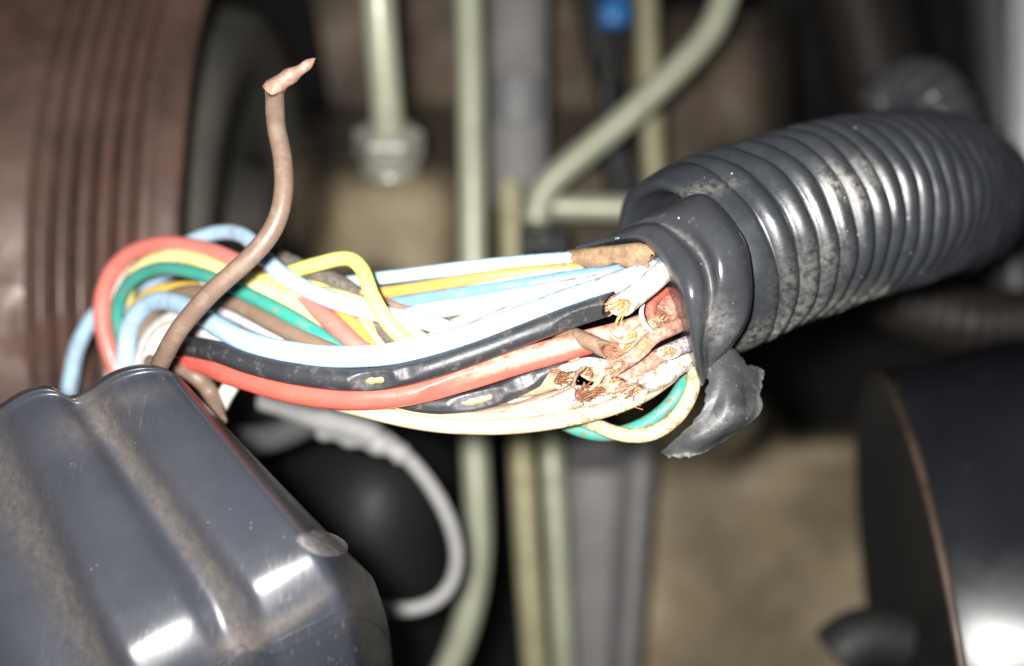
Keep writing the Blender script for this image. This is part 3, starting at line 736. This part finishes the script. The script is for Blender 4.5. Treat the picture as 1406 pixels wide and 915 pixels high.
wire('cut_wire', 'white wire stub lowest in the sleeve mouth', [(965, 480, .1435), (932, 500, .1396), (900, 522, .1380), (862, 535, .1382)], 2.7, 'stub_white', cut1=(-.2, -.9, -.4), group=G2, jag=.0012, nicks=[(915, 510, (0, -1, .2), 3, .3)])
o = wire('cut_wire', 'small cream stub pointing left across the red wire', [(915, 436, .1425), (888, 450, .1388), (864, 468, .1376)], 1.8, 'stub_cream', cut1=(-.2, -.9, .5), group=G2, strand=COPPER_BRIGHT, jag=.0010)
torn_bit([(872, 466, .1370), (856, 470, .1362), (842, 464, .1362), (834, 452, .1366)], .6, 'stub_cream', o)
wire('cut_wire', 'stained cream stub between the copper ends', [(905, 505, .1425), (858, 512, .1402), (826, 516, .1390), (800, 506, .1388)], 2.2, 'stub_cream', cut1=(-.3, -.8, -.5), group=G2, jag=.0012)
o = wire('cut_wire', 'ragged pale stub over the oval cut end below the red wire', [(880, 500, .1405), (840, 502, .1385), (808, 497, .1376), (782, 505, .1378)], 1.3, 'stub_white', cut1=(-.2, -.8, .6), group=G2, jag=.0012)
torn_bit([(808, 500, .1374), (792, 514, .1370), (788, 528, .1372)], .6, 'stub_brown', o)
torn_bit([(830, 505, .1374), (822, 524, .1372), (812, 534, .1374)], .7, 'stub_cream', o)
wire('cut_wire', 'short ragged stub beside the copper brush end', [(880, 528, .1405), (848, 530, .1388), (822, 536, .1380)], 1.6, 'stub_cream', cut1=(-.3, -.8, -.6), group=G2, jag=.0014)

# --- the tall cut brown wire
pts = [(196, 545, .146), (214, 512, .1405), (226, 488, .1375), (248, 450, .135), (290, 402, .133), (345, 352, .132), (376, 312, .132), (389, 268, .1325), (388, 218, .1335), (379, 170, .135), (377, 122, .137)]
o = wire('cut_wire', 'brown cut wire standing up tall in front of the bundle', pts, 2.35, 'brown', cut1=(-.1, -.75, .65), group='cut wire stubs', strand=TIN, jag=.0007)
c = path([(372, 128, .1372), (384, 114, .137), (398, 104, .137), (414, 95, .1373), (433, 80, .1376)], .0003)
k = np.linspace(0, 1, len(c))
sweep(c, .00125 * (1 - k) ** .6 + .00012 + .0001 * np.sin(k * 17), 14, wob=.05).build('torn_tip', TIN, o)

# ------------------------------------------------------------------ black sleeve with rolled lip and torn flap
sl = thing('vinyl_sleeve', 'smooth black vinyl sleeve with rolled lip holding the wires', 'sleeve', P(960, 520, .139))
rows = [
 [(800, 352, .153), (850, 345, .150), (880, 345, .147), (898, 365, .145), (914, 395, .143), (925, 425, .143), (934, 455, .143), (945, 490, .143), (960, 528, .142)],
 [(790, 344, .1475), (840, 334, .1435), (880, 330, .1395), (903, 350, .137), (921, 382, .135), (933, 415, .1345), (942, 450, .135), (951, 490, .1363), (963, 530, .138)],
 [(796, 337, .1468), (842, 326, .1426), (882, 319, .1383), (909, 336, .1352), (931, 372, .1328), (943, 409, .1318), (949, 445, .1328), (957, 485, .1347), (966, 528, .1372)],
 [(803, 334, .147), (846, 320, .143), (889, 310, .1383), (923, 326, .1350), (951, 362, .1326), (962, 402, .1317), (963, 440, .1329), (962, 480, .1347), (968, 522, .1374)],
 [(814, 331, .148), (853, 315, .144), (894, 306, .1397), (928, 319, .1366), (963, 351, .1345), (976, 395, .1339), (972, 435, .1348), (966, 475, .136), (970, 515, .1382)],
 [(830, 324, .148), (862, 307, .1437), (902, 297, .1390), (942, 300, .1352), (976, 338, .1326), (988, 390, .1322), (983, 432, .1345), (974, 472, .1366), (972, 507, .1386)],
 [(845, 318, .149), (878, 301, .1442), (918, 284, .1393), (960, 283, .1355), (1000, 325, .1328), (1013, 385, .1325), (1004, 434, .1352), (988, 470, .1365), (974, 502, .1384)],
 [(852, 316, .151), (887, 299, .146), (930, 275, .1408), (971, 270, .1372), (1016, 322, .1344), (1029, 384, .1340), (1024, 434, .1358), (1003, 470, .137), (976, 502, .1386)],
 [(856, 317, .1535), (890, 301, .1485), (933, 275, .143), (974, 270, .1395), (1020, 323, .1365), (1033, 385, .136), (1028, 436, .1375), (1006, 474, .1385), (977, 505, .1395)],
]
def sleeve_dust(u, v, V):
    p = project(V)
    g = np.exp(-((p[:, 0] - 985) / 22) ** 2 - ((p[:, 1] - 440) / 34) ** 2)
    g2 = .45 * np.exp(-((u - .50) / .035) ** 2)
    g3 = .6 * (u > .96)
    return np.clip(g * .8 + g2 * (v > .3) + g3, 0, 1)
loft(rows, 7, 9, noise=.00018, nscale=.5, dustf=sleeve_dust).build('rolled_cuff', TAPE, sl)
# torn flap below
frows = [
 [(966, 508, .1398), (985, 490, .1395), (1004, 482, .1402), (1026, 500, .1420), (1048, 509, .1435)],
 [(972, 528, .1385), (990, 512, .1383), (1008, 512, .1392), (1028, 520, .1410), (1046, 524, .1430)],
 [(968, 556, .1378), (985, 545, .1374), (1006, 543, .1370), (1026, 545, .1398), (1041, 542, .1420)],
 [(952, 580, .1384), (972, 576, .1376), (996, 573, .1364), (1020, 568, .1388), (1045, 560, .1418)],
 [(930, 602, .1400), (952, 600, .1378), (978, 596, .1374), (1004, 588, .1388), (1030, 578, .1412)],
 [(911, 620, .1420), (932, 618, .1395), (956, 614, .1386), (978, 606, .1394), (1000, 598, .1410)],
 [(914, 624, .1422), (926, 628, .1398), (945, 625, .1390), (962, 620, .1396), (985, 607, .1412)],
]
def flap_dust(u, v, V):
    e = np.maximum(np.maximum((u - .9) * 8, (v - .88) * 7), 0)
    p = project(V)
    st = .5 + .5 * np.sin((p[:, 0] * .5 + p[:, 1]) * .16)
    return np.clip(e + .55 * st * np.exp(-((p[:, 0] - 990) / 45) ** 2 - ((p[:, 1] - 580) / 25) ** 2), 0, 1)
loft(frows, 8, 9, noise=.00016, nscale=1.3, dustf=flap_dust, ragged=.00014).build('torn_flap', TORN, sl, solid=.00035)
# stained inner lining
loft([[(779, 347, .1478), (800, 343, .1460), (840, 339, .1432), (880, 336, .1400), (899, 347, .1390)],
      [(781, 350, .1466), (803, 346, .1446), (842, 342, .1420), (880, 340, .1394), (897, 352, .1390)],
      [(784, 357, .1460), (806, 356, .1442), (844, 353, .1418), (876, 352, .1398), (893, 362, .1396)],
      [(790, 363, .1462), (810, 366, .1446), (846, 364, .1424), (873, 366, .1408), (888, 374, .1404)]], 6, 6, noise=.00012, nscale=1.6, ragged=.0002).build('stained_lining', LINING, sl, solid=.0003)

# ------------------------------------------------------------------ ribbed black cover, bottom left
cv = thing('ribbed_cover', 'scuffed dark navy plastic cover with rounded ribs at lower left', 'cover', P(300, 915, .14))
A = [(292, 575, .152), (262, 530, .1425), (234, 509, .1362), (185, 502, .1338), (136, 525, .1340), (106, 549, .1372), (86, 541, .1352), (52, 530, .1340), (5, 556, .1342), (-50, 592, .1385), (-110, 600, .135), (-190, 650, .136), (-260, 720, .142)]
B = [(512, 792, .1420), (482, 766, .1320), (442, 757, .1236), (388, 784, .1222), (334, 812, .1209), (306, 824, .1258), (274, 838, .1228), (217, 870, .1210), (160, 902, .1193), (128, 916, .1250), (80, 950, .1225), (0, 1000, .1215), (-60, 1060, .13)]
C = [(532, 850, .1450), (506, 824, .1345), (474, 816, .1246), (418, 846, .1228), (362, 872, .1214), (322, 866, .1252), (302, 894, .1232), (247, 927, .1214), (190, 958, .1198), (150, 950, .1255), (110, 1000, .123), (30, 1050, .122), (-40, 1100, .135)]
D = [(540, 920, .158), (522, 896, .1440), (496, 902, .1310), (450, 935, .1275), (394, 955, .1262), (345, 935, .1272), (328, 980, .1275), (277, 1010, .1258), (220, 1040, .1245), (175, 1010, .128), (140, 1080, .128), (60, 1120, .127), (-20, 1160, .142)]
E = [(542, 1000, .172), (530, 985, .160), (512, 1010, .146), (465, 1040, .140), (410, 1060, .139), (360, 1030, .139), (345, 1080, .140), (290, 1110, .139), (240, 1140, .138), (190, 1110, .14), (160, 1180, .14), (80, 1200, .14), (0, 1240, .155)]
def plateaus(row, flat=1.0):
    """the flat crests of the ribs get extra points so that they stay flat"""
    out = list(row[:2])
    for a, b in ((2, 4), (6, 8)):
        p, q = np.array(row[a]), np.array(row[b])
        for k in (0, .12, .35, .65, .88, 1):
            m = p * (1 - k) + q * k
            m[2] -= .0004 * (1 - (2 * k - 1) ** 2)
            c_ = np.array(row[a + 1])
            lag = p * (2 * (k - .5) * (k - 1)) + c_ * (-4 * k * (k - 1)) + q * (2 * k * (k - .5))
            m = m * flat + lag * (1 - flat)
            out.append(tuple(m))
        out.append(row[b + 1])
    return out + list(row[10:])
A, B, C, D, E = (plateaus(r_, f_) for r_, f_ in ((A, 0.0), (B, .9), (C, .9), (D, .6), (E, .5)))
def mixr(a, b, k, bulge=0.0):
    return [tuple(x * (1 - k) + y * k - (bulge if q == 2 else 0) for q, (x, y) in enumerate(zip(p, s))) for p, s in zip(a, b)]
A0 = [(x - 2, y + 2, d + .016) for x, y, d in A]
A1 = [(x - 3, y - 2, d + .006) for x, y, d in A]
A2 = [(x - 1, y - 1, d + .0010) for x, y, d in A]
A3 = mixr(A, B, .035, -.0008)          # slight waist behind the lip
crows = [A0, A1, A2, mixr(A, B, .012, .0002), A3, mixr(A, B, .10, 0), mixr(A, B, .3, .0004), mixr(A, B, .52, .0002), mixr(A, B, .70, .0002), mixr(A, B, .84, .0001), mixr(A, B, .92, -.0001), mixr(A, B, 1.0, -.0004), mixr(B, C, .43, -.0001), C, mixr(C, D, .5, .0006), C, D, E]
def cover_dust(u, v, V):
    k = np.interp(v * 18, [0, 1, 2, 7, 8, 9, 14, 15, 16, 18], [0, 1, 2, 4, 5, 6, 8, 9, 10, 12])                       # column coordinate
    val = np.exp(-((k - 4.75) / .5) ** 2) + np.exp(-((k - 8.6) / .6) ** 2)
    side = .5 * np.exp(-((k - 4.2) / .5) ** 2) * (u < .75) * .6
    p = project(V)
    def blob(x, y, sx, sy, rot=0):
        cs, sn = math.cos(rot), math.sin(rot); dx, dy = p[:, 0] - x, p[:, 1] - y
        return np.exp(-((dx * cs + dy * sn) / sx) ** 2 - ((-dx * sn + dy * cs) / sy) ** 2)
    d = .7 * val * (u < .80) + side * .7 + .9 * blob(330, 880, 38, 18, -.4) + .8 * blob(405, 845, 60, 12, -.6) + .5 * blob(490, 820, 14, 40, .3) + .4 * blob(110, 590, 40, 30) + .35 * blob(180, 545, 50, 14, -.2)
    return np.clip(d, 0, 1)
cover_mb = loft(crows, 8, 6, noise=.00003, nscale=.25, dustf=cover_dust, relax=20, relaxv=22)
cover_mb.build('ribbed_shell', COVER, cv)
# moulding scar on the corner
CVV = np.vstack(cover_mb.v); CVP = project(CVV)
def cover_depth(x, y):
    k_ = np.argsort(((CVP - (x, y)) ** 2).sum(1))[:12]
    k_ = k_[CVV[k_, 1] < CVV[k_, 1].min() + .004]
    return CVV[k_, 1].mean()
rr = []
for q in (0.02, .35, .7, .9, 1.0):
    row = []
    for a_ in np.linspace(0, 2 * np.pi, 17):
        ca, sa = math.cos(a_), math.sin(a_)
        x, y = 442 + 36 * q * ca - 4 * q * sa, 747 + 17 * q * sa + 8 * q * ca
        row.append((x, y, cover_depth(x, y) - .0009 * (1 - q ** 3) + .00025 * (q > .95) + .0003 * (q < .5)))
    rr.append(row)
loft(rr, 4, 3, noise=.00006, nscale=1.5).build('moulding_scar', mat('scraped_plastic', (.10, .095, .10), .5, var=.35, vscale=900, bump=.5, bscale=1500, stretch=(1, 1, 4)), cv)
